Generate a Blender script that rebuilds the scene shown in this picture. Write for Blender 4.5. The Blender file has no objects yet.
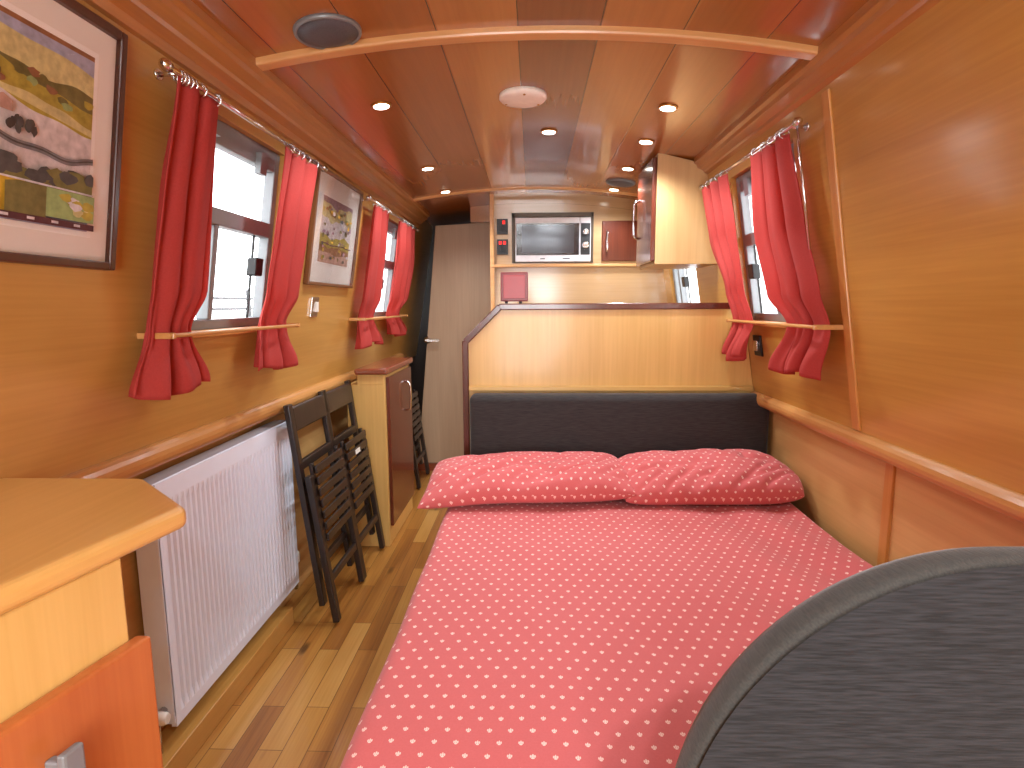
import bpy, bmesh, math, random
from mathutils import Vector, Matrix, noise

random.seed(4)
S = bpy.context.scene
COL = S.collection
PI = math.pi

# ------------------------------------------------------------------ camera, world, exposure
F_PX = 570.0                       # focal length in pixels of the 1024 wide frame
cd = bpy.data.cameras.new('camera')
cam = bpy.data.objects.new('camera', cd)
COL.objects.link(cam)
cd.sensor_fit = 'HORIZONTAL'
cd.sensor_width = 36.0
cd.lens = 36.0 * F_PX / 1024.0
cd.clip_start = 0.02
Yc = Vector((532 - 512, 305 - 384, F_PX)).normalized()      # world +Y seen by the camera (right, down, forward)
Xc = Vector((0, 1, 0)).cross(Yc).normalized()
Dc = Yc.cross(Xc)
right = Vector((Xc.x, Yc.x, -Dc.x))
down = Vector((Xc.y, Yc.y, -Dc.y))
fwd = Vector((Xc.z, Yc.z, -Dc.z))
cam.matrix_world = Matrix(((right.x, -down.x, -fwd.x, 0), (right.y, -down.y, -fwd.y, 0),
                           (right.z, -down.z, -fwd.z, 1.2), (0, 0, 0, 1)))
S.camera = cam

w = bpy.data.worlds.new('overcast_sky')
S.world = w
w.use_nodes = True
bg = w.node_tree.nodes['Background']
bg.inputs['Color'].default_value = (0.93, 0.97, 1.0, 1)
bg.inputs['Strength'].default_value = 6.0

S.view_settings.view_transform = 'Standard'
S.view_settings.look = 'None'
S.view_settings.gamma = 1.0
S.view_settings.use_curve_mapping = False
S.view_settings.exposure = 0.18
dl = bpy.data.lights.new('bow_door_fill', 'AREA')     # area lamp added outside the bow doors as frontal fill, boosting their daylight
dl.shape = 'RECTANGLE'
dl.size, dl.size_y = 0.74, 1.2
dl.energy = 30.0
dl.color = (0.97, 0.99, 1.0)
dlo = bpy.data.objects.new('bow_door_fill', dl)
COL.objects.link(dlo)
dlo.location = (0, -1.27, 1.1)
dlo.rotation_euler = (PI / 2, 0, 0)
SPOT_W = 15.0                       # the ones over the bed and galley
SPOT_FILL_W = 30.0                  # stronger fill lamps added behind the viewer, unseen, for flash-like frontal light
SPOT_COL = (0.90, 0.95, 1.0)

# ------------------------------------------------------------------ helpers
def lin(r, g, b):
    def f(c):
        c /= 255.0
        return c / 12.92 if c <= 0.04045 else ((c + 0.055) / 1.055) ** 2.4
    return (f(r), f(g), f(b), 1.0)

def new_mat(name):
    m = bpy.data.materials.new(name)
    m.use_nodes = True
    return m, m.node_tree, m.node_tree.nodes['Principled BSDF']

def plain(name, col, rough=0.5, metal=0.0, coat=0.0, noise_amt=0.06, nscale=30.0, emit=None, estr=0.0, bump=0.0, bscale=200.0):
    m, nt, b = new_mat(name)
    tc = nt.nodes.new('ShaderNodeTexCoord')
    nz = nt.nodes.new('ShaderNodeTexNoise')
    nz.inputs['Scale'].default_value = nscale
    nz.inputs['Detail'].default_value = 4
    nt.links.new(tc.outputs['Object'], nz.inputs['Vector'])
    r = nt.nodes.new('ShaderNodeValToRGB')
    a = 1 - noise_amt
    c = 1 + noise_amt
    r.color_ramp.elements[0].position = 0.3
    r.color_ramp.elements[1].position = 0.7
    r.color_ramp.elements[0].color = (col[0] * a, col[1] * a, col[2] * a, 1)
    r.color_ramp.elements[1].color = (min(1, col[0] * c), min(1, col[1] * c), min(1, col[2] * c), 1)
    nt.links.new(nz.outputs['Fac'], r.inputs['Fac'])
    nt.links.new(r.outputs['Color'], b.inputs['Base Color'])
    b.inputs['Roughness'].default_value = rough
    b.inputs['Metallic'].default_value = metal
    b.inputs['Coat Weight'].default_value = coat
    b.inputs['Coat Roughness'].default_value = 0.15
    if emit:
        b.inputs['Emission Color'].default_value = emit
        b.inputs['Emission Strength'].default_value = estr
    if bump:
        n2 = nt.nodes.new('ShaderNodeTexNoise')
        n2.inputs['Scale'].default_value = bscale
        nt.links.new(tc.outputs['Object'], n2.inputs['Vector'])
        bp = nt.nodes.new('ShaderNodeBump')
        bp.inputs['Strength'].default_value = bump
        bp.inputs['Distance'].default_value = 0.003
        nt.links.new(n2.outputs['Fac'], bp.inputs['Height'])
        nt.links.new(bp.outputs['Normal'], b.inputs['Normal'])
    return m

def math_node(nt, op, a, b=None):
    n = nt.nodes.new('ShaderNodeMath')
    n.operation = op
    for i, v in enumerate((a, b)):
        if v is None:
            continue
        if isinstance(v, (int, float)):
            n.inputs[i].default_value = v
        else:
            nt.links.new(v, n.inputs[i])
    return n.outputs[0]

def grain(nt, axis, fine=1.0, offset=0.0):
    """streaky wood figure along one axis: returns a 0..1 factor"""
    tc = nt.nodes.new('ShaderNodeTexCoord')
    outs = []
    for along, across, sc, det, dist in ((0.9, 7.0, 1.0, 5, 0.6), (3.0, 110.0, 1.0, 4, 0.2)):
        mp = nt.nodes.new('ShaderNodeMapping')
        s = [across * fine] * 3
        s['xyz'.index(axis)] = along
        mp.inputs['Scale'].default_value = s
        mp.inputs['Location'].default_value = (offset, offset * 1.7, offset * 0.3)
        nt.links.new(tc.outputs['Object'], mp.inputs['Vector'])
        nz = nt.nodes.new('ShaderNodeTexNoise')
        nz.inputs['Scale'].default_value = sc
        nz.inputs['Detail'].default_value = det
        nz.inputs['Distortion'].default_value = dist
        nt.links.new(mp.outputs['Vector'], nz.inputs['Vector'])
        outs.append(nz.outputs['Fac'])
    a = math_node(nt, 'MULTIPLY', outs[0], 0.65)
    b = math_node(nt, 'MULTIPLY', outs[1], 0.35)
    return math_node(nt, 'ADD', a, b), tc

def wood(name, dark, light, axis='y', rough=0.3, coat=0.35, fine=1.0, offset=0.0):
    m, nt, b = new_mat(name)
    f, tc = grain(nt, axis, fine, offset)
    r = nt.nodes.new('ShaderNodeValToRGB')
    r.color_ramp.elements[0].position = 0.32
    r.color_ramp.elements[1].position = 0.68
    r.color_ramp.elements[0].color = dark
    r.color_ramp.elements[1].color = light
    nt.links.new(f, r.inputs['Fac'])
    nt.links.new(r.outputs['Color'], b.inputs['Base Color'])
    b.inputs['Roughness'].default_value = rough
    b.inputs['Coat Weight'].default_value = coat
    b.inputs['Coat Roughness'].default_value = 0.12
    return m

M = {}
M['wall_left'] = wood('varnished_ash', lin(180, 132, 62), lin(202, 154, 82), 'y', 0.3, 0.3)
M['wall_right'] = wood('varnished_ash_right', lin(178, 124, 52), lin(202, 150, 72), 'y', 0.3, 0.3, offset=3)
M['lower'] = wood('lower_lining', lin(194, 148, 88), lin(212, 168, 106), 'y', 0.4, 0.15, offset=7)
M['rail'] = wood('oiled_rail', lin(186, 130, 70), lin(208, 152, 88), 'y', 0.3, 0.3, offset=5)
M['cornice'] = wood('cornice_wood', lin(162, 104, 52), lin(190, 128, 68), 'y', 0.28, 0.4, offset=9)
M['beam'] = wood('beam_wood', lin(200, 142, 84), lin(222, 168, 108), 'x', 0.35, 0.3, offset=2)
M['strip'] = wood('joint_strip', lin(196, 132, 64), lin(214, 154, 84), 'z', 0.35, 0.2, offset=2)
M['mahogany'] = wood('mahogany', lin(80, 34, 22), lin(108, 50, 32), 'z', 0.25, 0.5)
M['mahogany_x'] = wood('mahogany_flat', lin(112, 54, 36), lin(146, 76, 50), 'x', 0.25, 0.5)
M['pale'] = wood('pale_ash', lin(208, 164, 90), lin(230, 188, 114), 'z', 0.35, 0.2, fine=0.8)
M['pale_x'] = wood('pale_ash_flat', lin(210, 166, 90), lin(230, 188, 112), 'x', 0.35, 0.25)
M['bulk'] = wood('bulkhead_oak', lin(176, 140, 98), lin(194, 158, 116), 'x', 0.16, 0.5, offset=4)
M['cup'] = wood('overhead_ash', lin(192, 152, 98), lin(210, 172, 118), 'z', 0.4, 0.15, offset=11)
M['doorleaf'] = wood('grey_oak', lin(164, 136, 108), lin(184, 156, 126), 'z', 0.45, 0.1, fine=1.2)
M['counter'] = wood('counter_wood', lin(212, 162, 88), lin(228, 180, 106), 'y', 0.28, 0.3, offset=6)
M['drawer'] = wood('cherry_drawer', lin(172, 90, 44), lin(194, 114, 60), 'z', 0.3, 0.35, offset=1)
M['plinth'] = wood('plinth_wood', lin(186, 134, 62), lin(206, 156, 82), 'y', 0.4, 0.15, offset=8)
M['chair'] = wood('dark_stained_beech', lin(28, 19, 16), lin(46, 32, 26), 'z', 0.4, 0.2)
M['unlit_room'] = wood('unlit_passage_wood', lin(34, 24, 20), lin(46, 34, 28), 'z', 0.5, 0.1)  # darkened wood: the gloom of the unlit passage is in the colour
M['chrome'] = plain('chrome', (0.75, 0.75, 0.76), 0.18, 1.0, 0, 0.03)
M['alu'] = plain('aluminium', (0.24, 0.25, 0.26), 0.4, 0.3, 0, 0.04)
M['rail_grey'] = plain('painted_rail', (0.07, 0.07, 0.075), 0.6)
M['brass'] = plain('brass', lin(190, 140, 70), 0.3, 0.9, 0, 0.05)
M['black'] = plain('black_plastic', lin(26, 24, 26), 0.4)
M['white_enamel'] = plain('white_enamel', lin(232, 240, 254), 0.35, 0, 0.2, 0.01)
M['white_plastic'] = plain('white_plastic', lin(232, 226, 214), 0.4)
M['vent_cream'] = plain('vent_cream', lin(250, 242, 230), 0.45)
M['grille'] = plain('grille_grey', lin(92, 92, 98), 0.5, 0.3, 0, 0.25, 400)
M['bronze'] = plain('bronze_trim', lin(78, 64, 50), 0.4, 0.4)
M['silver'] = plain('silver_plastic', lin(236, 234, 238), 0.35)
M['mw_glass'] = plain('oven_glass', lin(20, 22, 30), 0.06, 0, 1.0, 0.02)
M['mw_inner'] = plain('oven_mesh_glass', lin(58, 62, 70), 0.08, 0.3, 1.0, 0.04)
M['red_lid'] = plain('red_lacquer', lin(122, 12, 18), 0.35, 0, 0.1)
M['red_panel'] = plain('red_panel', lin(164, 30, 36), 0.35, 0, 0.1)
M['red_led'] = plain('red_led', lin(210, 30, 30), 0.4, emit=lin(255, 30, 20), estr=1.2)
M['lamp'] = plain('lamp_lens', lin(255, 250, 235), 0.4, emit=(1.0, 0.95, 0.86, 1), estr=14.0)
M['frame_dark'] = wood('frame_walnut', lin(62, 32, 22), lin(86, 46, 32), 'z', 0.3, 0.3)
M['frame_dark2'] = wood('frame_oak', lin(104, 66, 40), lin(128, 84, 52), 'z', 0.35, 0.3)
M['mat_board'] = plain('mat_board', lin(238, 236, 232), 0.7, noise_amt=0.01)
M['mat_white'] = plain('mat_bevel', lin(250, 250, 250), 0.7, noise_amt=0.01)
M['asphalt'] = plain('towpath', lin(150, 150, 148), 0.8)
M['sticker'] = plain('sticker', lin(225, 222, 215), 0.6)
M['piping'] = plain('plinth_dark', lin(40, 36, 34), 0.8)
for k, c in dict(sky=(168, 172, 198), hill=(206, 196, 140), grass=(176, 160, 66), olive=(120, 112, 62), snow=(214, 208, 212),
                 road=(128, 126, 132), dark=(82, 78, 76), yellow=(206, 166, 48), green=(150, 170, 110), brown=(150, 104, 70),
                 maroon=(84, 44, 48), purple=(150, 118, 130), pinkish=(188, 150, 136)).items():
    M['art_' + k] = plain('art_' + k, lin(*c), 0.75, noise_amt=0.22, nscale=60)

def glass_mat():
    m, nt, b = new_mat('window_glass')
    nt.nodes.remove(b)
    t = nt.nodes.new('ShaderNodeBsdfTransparent')
    g = nt.nodes.new('ShaderNodeBsdfGlossy')
    g.inputs['Roughness'].default_value = 0.02
    fr = nt.nodes.new('ShaderNodeLayerWeight')
    fr.inputs['Blend'].default_value = 0.08
    mx = nt.nodes.new('ShaderNodeMixShader')
    nt.links.new(math_node(nt, 'MULTIPLY', fr.outputs['Fresnel'], 0.5), mx.inputs[0])
    nt.links.new(t.outputs[0], mx.inputs[1])
    nt.links.new(g.outputs[0], mx.inputs[2])
    nt.links.new(mx.outputs[0], nt.nodes['Material Output'].inputs['Surface'])
    return m
M['glass'] = glass_mat()

def curtain_mat():
    m, nt, b = new_mat('red_curtain_cotton')
    tc = nt.nodes.new('ShaderNodeTexCoord')
    nz = nt.nodes.new('ShaderNodeTexNoise')
    nz.inputs['Scale'].default_value = 240
    nt.links.new(tc.outputs['Object'], nz.inputs['Vector'])
    r = nt.nodes.new('ShaderNodeValToRGB')
    r.color_ramp.elements[0].color = lin(178, 58, 54)
    r.color_ramp.elements[1].color = lin(202, 76, 68)
    nt.links.new(nz.outputs['Fac'], r.inputs['Fac'])
    nt.links.new(r.outputs['Color'], b.inputs['Base Color'])
    b.inputs['Roughness'].default_value = 0.85
    tl = nt.nodes.new('ShaderNodeBsdfTranslucent')
    tl.inputs['Color'].default_value = lin(214, 70, 50)
    mx = nt.nodes.new('ShaderNodeMixShader')
    mx.inputs[0].default_value = 0.3
    nt.links.new(b.outputs[0], mx.inputs[1])
    nt.links.new(tl.outputs[0], mx.inputs[2])
    nt.links.new(mx.outputs[0], nt.nodes['Material Output'].inputs['Surface'])
    return m
M['curtain'] = curtain_mat()

def bedding_mat():
    m, nt, b = new_mat('red_tulip_print_cotton')
    uv = nt.nodes.new('ShaderNodeUVMap')
    sep = nt.nodes.new('ShaderNodeSeparateXYZ')
    nt.links.new(uv.outputs['UV'], sep.inputs[0])
    U, V = sep.outputs[0], sep.outputs[1]
    PW, PH = 0.0345, 0.055
    masks = []
    for ou, ov in ((0.0, 0.0), (0.5, 0.5)):
        cu = math_node(nt, 'FRACT', math_node(nt, 'ADD', math_node(nt, 'DIVIDE', U, PW), ou + 40))
        cv = math_node(nt, 'FRACT', math_node(nt, 'ADD', math_node(nt, 'DIVIDE', V, PH), ov + 40))
        x = math_node(nt, 'MULTIPLY', math_node(nt, 'SUBTRACT', cu, 0.5), PW * 1000)     # millimetres
        y = math_node(nt, 'MULTIPLY', math_node(nt, 'SUBTRACT', cv, 0.5), PH * 1000)
        ax = math_node(nt, 'ABSOLUTE', x)
        def blob(px, py, rx, ry):
            dx = math_node(nt, 'DIVIDE', math_node(nt, 'SUBTRACT', ax, px), rx)
            dy = math_node(nt, 'DIVIDE', math_node(nt, 'SUBTRACT', y, py), ry)
            d = math_node(nt, 'ADD', math_node(nt, 'MULTIPLY', dx, dx), math_node(nt, 'MULTIPLY', dy, dy))
            return math_node(nt, 'LESS_THAN', d, 1.0)
        a = blob(0, 1.3, 1.3, 3.9)
        c = blob(2.9, 0.6, 1.3, 2.7)
        e = blob(0, -3.0, 2.5, 1.7)
        masks.append(math_node(nt, 'MAXIMUM', math_node(nt, 'MAXIMUM', a, c), e))
    mask = math_node(nt, 'MAXIMUM', masks[0], masks[1])
    tc = nt.nodes.new('ShaderNodeTexCoord')
    nz = nt.nodes.new('ShaderNodeTexNoise')
    nz.inputs['Scale'].default_value = 300
    nt.links.new(tc.outputs['Object'], nz.inputs['Vector'])
    r = nt.nodes.new('ShaderNodeValToRGB')
    r.color_ramp.elements[0].color = lin(200, 90, 91)
    r.color_ramp.elements[1].color = lin(210, 102, 101)
    nt.links.new(nz.outputs['Fac'], r.inputs['Fac'])
    mix = nt.nodes.new('ShaderNodeMix')
    mix.data_type = 'RGBA'
    nt.links.new(mask, mix.inputs['Factor'])
    nt.links.new(r.outputs['Color'], mix.inputs[6])
    mix.inputs[7].default_value = lin(244, 210, 198)
    nt.links.new(mix.outputs[2], b.inputs['Base Color'])
    b.inputs['Roughness'].default_value = 0.8
    b.inputs['Sheen Weight'].default_value = 0.15
    return m
M['bedding'] = bedding_mat()

def chenille(name, a, bcol, sx=8.0, sz=160.0):
    m, nt, b = new_mat(name)
    tc = nt.nodes.new('ShaderNodeTexCoord')
    mp = nt.nodes.new('ShaderNodeMapping')
    mp.inputs['Scale'].default_value = (sx, 30, sz)
    nt.links.new(tc.outputs['Object'], mp.inputs['Vector'])
    nz = nt.nodes.new('ShaderNodeTexNoise')
    nz.inputs['Scale'].default_value = 2.0
    nz.inputs['Detail'].default_value = 6
    nt.links.new(mp.outputs['Vector'], nz.inputs['Vector'])
    r = nt.nodes.new('ShaderNodeValToRGB')
    r.color_ramp.elements[0].position = 0.35
    r.color_ramp.elements[1].position = 0.66
    r.color_ramp.elements[0].color = a
    r.color_ramp.elements[1].color = bcol
    nt.links.new(nz.outputs['Fac'], r.inputs['Fac'])
    nt.links.new(r.outputs['Color'], b.inputs['Base Color'])
    b.inputs['Roughness'].default_value = 0.9
    b.inputs['Sheen Weight'].default_value = 0.25
    b.inputs['Sheen Roughness'].default_value = 0.4
    bp = nt.nodes.new('ShaderNodeBump')
    bp.inputs['Strength'].default_value = 0.3
    bp.inputs['Distance'].default_value = 0.002
    nt.links.new(nz.outputs['Fac'], bp.inputs['Height'])
    nt.links.new(bp.outputs['Normal'], b.inputs['Normal'])
    return m
M['charcoal'] = chenille('charcoal_chenille', lin(15, 14, 16), lin(42, 41, 44), 18, 230)
M['charcoal_head'] = chenille('charcoal_weave', lin(40, 37, 38), lin(60, 57, 55), 14, 300)
M['charcoal_band'] = chenille('charcoal_border', lin(56, 54, 51), lin(68, 66, 61), 240, 240)

def floor_mat():
    m, nt, b = new_mat('rustic_plank_floor')
    tc = nt.nodes.new('ShaderNodeTexCoord')
    mp = nt.nodes.new('ShaderNodeMapping')
    mp.inputs['Rotation'].default_value = (0, 0, PI / 2)
    nt.links.new(tc.outputs['Object'], mp.inputs['Vector'])
    br = nt.nodes.new('ShaderNodeTexBrick')
    br.offset = 0.37
    br.inputs['Color1'].default_value = (0, 0, 0, 1)
    br.inputs['Color2'].default_value = (1, 1, 1, 1)
    br.inputs['Mortar'].default_value = (0.5, 0.5, 0.5, 1)
    br.inputs['Scale'].default_value = 1.0
    br.inputs['Mortar Size'].default_value = 0.0012
    br.inputs['Brick Width'].default_value = 0.46
    br.inputs['Row Height'].default_value = 0.068
    nt.links.new(mp.outputs['Vector'], br.inputs['Vector'])
    g, _ = grain(nt, 'y', 1.4)
    tone = math_node(nt, 'ADD', math_node(nt, 'MULTIPLY', br.outputs['Color'], 0.48), math_node(nt, 'MULTIPLY', math_node(nt, 'SUBTRACT', g, 0.26), 1.25))
    r = nt.nodes.new('ShaderNodeValToRGB')
    e = r.color_ramp.elements
    e[0].position = 0.12
    e[0].color = lin(118, 70, 30)
    e[1].position = 0.9
    e[1].color = lin(200, 152, 84)
    for p, c in ((0.32, lin(152, 98, 42)), (0.52, lin(172, 118, 54)), (0.7, lin(186, 136, 66))):
        q = e.new(p)
        q.color = c
    nt.links.new(tone, r.inputs['Fac'])
    # knots and gaps
    mv = nt.nodes.new('ShaderNodeMapping')
    mv.inputs['Scale'].default_value = (9.0, 3.2, 1)
    nt.links.new(tc.outputs['Object'], mv.inputs['Vector'])
    vo = nt.nodes.new('ShaderNodeTexVoronoi')
    vo.inputs['Scale'].default_value = 1.0
    nt.links.new(mv.outputs['Vector'], vo.inputs['Vector'])
    knot = nt.nodes.new('ShaderNodeMapRange')
    knot.inputs[1].default_value = 0.07
    knot.inputs[2].default_value = 0.16
    knot.inputs[3].default_value = 0.25
    knot.inputs[4].default_value = 1.0
    nt.links.new(vo.outputs['Distance'], knot.inputs[0])
    gap = math_node(nt, 'SUBTRACT', 1.0, math_node(nt, 'MULTIPLY', br.outputs['Fac'], 0.7))
    k = math_node(nt, 'MULTIPLY', knot.outputs[0], gap)
    mx = nt.nodes.new('ShaderNodeMix')
    mx.data_type = 'RGBA'
    nt.links.new(k, mx.inputs['Factor'])
    mx.inputs[6].default_value = lin(58, 32, 14)
    nt.links.new(r.outputs['Color'], mx.inputs[7])
    nt.links.new(mx.outputs[2], b.inputs['Base Color'])
    b.inputs['Roughness'].default_value = 0.28
    b.inputs['Coat Weight'].default_value = 0.3
    return m
M['floor'] = floor_mat()

BOARD0, BOARDW = -0.035, 0.2035
def ceiling_mat():
    m, nt, b = new_mat('varnished_ceiling_boards')
    f, tc = grain(nt, 'y', 0.8)
    sep = nt.nodes.new('ShaderNodeSeparateXYZ')
    nt.links.new(tc.outputs['Object'], sep.inputs[0])
    bx = math_node(nt, 'DIVIDE', math_node(nt, 'SUBTRACT', sep.outputs[0], BOARD0), BOARDW)
    ramp = nt.nodes.new('ShaderNodeValToRGB')
    ramp.color_ramp.interpolation = 'CONSTANT'
    cols = [(166, 102, 46), (162, 97, 43), (168, 104, 48), (165, 101, 45), (184, 124, 66), (138, 80, 46), (176, 116, 58), (166, 102, 46), (160, 97, 43), (166, 100, 45)]
    e = ramp.color_ramp.elements
    e[0].position = 0.0
    e[0].color = lin(*cols[0])
    e[1].position = 0.1
    e[1].color = lin(*cols[1])
    for i in range(2, 10):
        q = e.new(i / 10)
        q.color = lin(*cols[i])
    nt.links.new(math_node(nt, 'DIVIDE', math_node(nt, 'ADD', bx, 5.0), 10.0), ramp.inputs['Fac'])
    fr = math_node(nt, 'ABSOLUTE', math_node(nt, 'SUBTRACT', math_node(nt, 'FRACT', math_node(nt, 'ADD', bx, 20.0)), 0.5))
    joint = math_node(nt, 'GREATER_THAN', fr, 0.493)
    shade = math_node(nt, 'ADD', math_node(nt, 'MULTIPLY', f, 0.7), 0.65)
    shade = math_node(nt, 'MULTIPLY', shade, math_node(nt, 'SUBTRACT', 1.0, math_node(nt, 'MULTIPLY', joint, 0.75)))
    vm = nt.nodes.new('ShaderNodeVectorMath')
    vm.operation = 'SCALE'
    nt.links.new(ramp.outputs['Color'], vm.inputs[0])
    nt.links.new(shade, vm.inputs['Scale'])
    nt.links.new(vm.outputs[0], b.inputs['Base Color'])
    b.inputs['Roughness'].default_value = 0.25
    b.inputs['Coat Weight'].default_value = 0.5
    b.inputs['Coat Roughness'].default_value = 0.1
    return m
M['ceiling'] = ceiling_mat()

def world_loc(o):
    v = Vector((0, 0, 0))
    while o is not None:
        v += o.location
        o = o.parent
    return v

class MB:
    """collects shapes into one bmesh, given in room coordinates"""
    def __init__(self):
        self.bm = bmesh.new()
        self.mi = 0
    def _faces(self, fs):
        for f in fs:
            f.material_index = self.mi
    def hexa(self, p):
        """p: 8 points, bottom ring 0-3 then top ring 4-7"""
        v = [self.bm.verts.new(q) for q in p]
        idx = ((3, 2, 1, 0), (4, 5, 6, 7), (0, 1, 5, 4), (1, 2, 6, 5), (2, 3, 7, 6), (3, 0, 4, 7))
        self._faces([self.bm.faces.new([v[i] for i in t]) for t in idx])
        return self
    def box(self, x0, x1, y0, y1, z0, z1):
        return self.hexa([(x0, y0, z0), (x1, y0, z0), (x1, y1, z0), (x0, y1, z0), (x0, y0, z1), (x1, y0, z1), (x1, y1, z1), (x0, y1, z1)])
    def bar(self, a, b, wx, wy, up=(0, 0, 1)):
        """square bar from a to b; wx across, wy along the other side"""
        a, b = Vector(a), Vector(b)
        d = (b - a).normalized()
        s = d.cross(Vector(up))
        if s.length < 1e-4:
            s = d.cross(Vector((0, 1, 0)))
        s.normalize()
        t = s.cross(d).normalized()
        s, t = s * wx / 2, t * wy / 2
        return self.hexa([a - s - t, a + s - t, a + s + t, a - s + t, b - s - t, b + s - t, b + s + t, b - s + t])
    def tube(self, pts, r, n=12, cap=True):
        pts = [Vector(p) for p in pts]
        rings = []
        for i, p in enumerate(pts):
            d = (pts[min(i + 1, len(pts) - 1)] - pts[max(i - 1, 0)]).normalized()
            s = d.cross(Vector((0.13, 0.27, 1)))
            if s.length < 1e-3:
                s = d.cross(Vector((1, 0, 0)))
            s.normalize()
            t = d.cross(s).normalized()
            rr = r[i] if isinstance(r, (list, tuple)) else r
            rings.append([self.bm.verts.new(p + (s * math.cos(2 * PI * k / n) + t * math.sin(2 * PI * k / n)) * rr) for k in range(n)])
        fs = []
        for a, b in zip(rings, rings[1:]):
            for k in range(n):
                f = self.bm.faces.new((a[k], a[(k + 1) % n], b[(k + 1) % n], b[k]))
                f.smooth = True
                fs.append(f)
        if cap:
            fs.append(self.bm.faces.new(rings[0][::-1]))
            fs.append(self.bm.faces.new(rings[-1]))
        self._faces(fs)
        return self
    def lathe(self, c, prof, axis='z', n=24):
        """prof: (radius, height) pairs along axis from c"""
        c = Vector(c)
        ax = {'x': (Vector((0, 1, 0)), Vector((0, 0, 1)), Vector((1, 0, 0))), 'y': (Vector((0, 0, 1)), Vector((1, 0, 0)), Vector((0, 1, 0))),
              'z': (Vector((1, 0, 0)), Vector((0, 1, 0)), Vector((0, 0, 1)))}[axis] if isinstance(axis, str) else axis
        rings = []
        for r, h in prof:
            rings.append([self.bm.verts.new(c + ax[2] * h + (ax[0] * math.cos(2 * PI * k / n) + ax[1] * math.sin(2 * PI * k / n)) * max(r, 1e-4)) for k in range(n)])
        fs = []
        for a, b in zip(rings, rings[1:]):
            for k in range(n):
                f = self.bm.faces.new((a[k], a[(k + 1) % n], b[(k + 1) % n], b[k]))
                f.smooth = True
                fs.append(f)
        fs.append(self.bm.faces.new(rings[0][::-1]))
        fs.append(self.bm.faces.new(rings[-1]))
        self._faces(fs)
        return self
    def prism(self, poly, d0, d1, plane='xz'):
        """extrude a 2-D outline between two depths of the third axis"""
        def pt(a, b, d):
            return {'xz': (a, d, b), 'xy': (a, b, d), 'yz': (d, a, b)}[plane]
        A = [self.bm.verts.new(pt(a, b, d0)) for a, b in poly]
        B = [self.bm.verts.new(pt(a, b, d1)) for a, b in poly]
        n = len(poly)
        fs = [self.bm.faces.new(A), self.bm.faces.new(B[::-1])]
        for i in range(n):
            fs.append(self.bm.faces.new((A[i], B[i], B[(i + 1) % n], A[(i + 1) % n])))
        self._faces(fs)
        return self
    def grid(self, fn, nu, nv, uvfn=None, smooth=True, closed_u=False):
        vs = [[self.bm.verts.new(fn(i / (nu if closed_u else nu), j / nv)) for i in range(nu + (0 if closed_u else 1))] for j in range(nv + 1)]
        uvl = self.bm.loops.layers.uv.verify() if uvfn else None
        fs = []
        cols = nu
        for j in range(nv):
            for i in range(cols):
                i2 = (i + 1) % nu if closed_u else i + 1
                f = self.bm.faces.new((vs[j][i], vs[j][i2], vs[j + 1][i2], vs[j + 1][i]))
                f.smooth = smooth
                if uvfn:
                    for lp, (a, b) in zip(f.loops, ((i, j), (i + 1, j), (i + 1, j + 1), (i, j + 1))):
                        lp[uvl].uv = uvfn(a / nu, b / nv)
                fs.append(f)
        self._faces(fs)
        return self
    def build(self, name, mats, parent=None, bevel=0.0, seg=2, smooth=False, weld=False):
        if weld:
            bmesh.ops.remove_doubles(self.bm, verts=self.bm.verts, dist=1e-5)
        bmesh.ops.recalc_face_normals(self.bm, faces=self.bm.faces)
        if parent is not None:
            off = world_loc(parent)
            for v in self.bm.verts:
                v.co -= off
        me = bpy.data.meshes.new(name)
        self.bm.to_mesh(me)
        self.bm.free()
        for m in (mats if isinstance(mats, (list, tuple)) else [mats]):
            me.materials.append(m)
        if smooth:
            for p in me.polygons:
                p.use_smooth = True
        o = bpy.data.objects.new(name, me)
        COL.objects.link(o)
        if parent is not None:
            o.parent = parent
        if bevel:
            b = o.modifiers.new('bevel', 'BEVEL')
            b.width = bevel
            b.segments = seg
            b.limit_method = 'ANGLE'
            b.angle_limit = math.radians(40)
        return o

def tag(o, label, cat, group=None):
    o['label'] = label
    o['category'] = cat
    if group:
        o['group'] = group
    return o

def thing(name, loc, label, cat, group=None):
    o = bpy.data.objects.new(name, None)
    o.empty_display_size = 0.05
    COL.objects.link(o)
    o.location = loc
    return tag(o, label, cat, group)

def struct(o):
    o['kind'] = 'structure'
    return o

# ------------------------------------------------------------------ hull geometry
YB, YF = -1.2, 4.6                 # behind the camera, far end
GL, GR = 0.87, 0.85
def LW(z): return -0.93 + (z - 0.87) * 0.161
def RW(z): return 0.91 - (z - 0.85) * 0.165
def WX(side, z): return LW(z) if side < 0 else RW(z)
def wp(side, y, z, off=0.0):
    """point on a leaning wall, off metres into the room"""
    return Vector((WX(side, z) - side * off, y, z))
def ZC(x): return 1.885 - 0.125 * x * x

W1 = (1.38, 1.91, 1.135, 1.685)    # left near window: y0 y1 z0 z1
W2 = (2.95, 3.6, 1.135, 1.685)    # left far window
W3 = (1.80, 2.335, 1.135, 1.685)    # right window
W4 = (2.95, 3.50, 1.135, 1.62)     # galley window
BULK = 3.65

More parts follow.
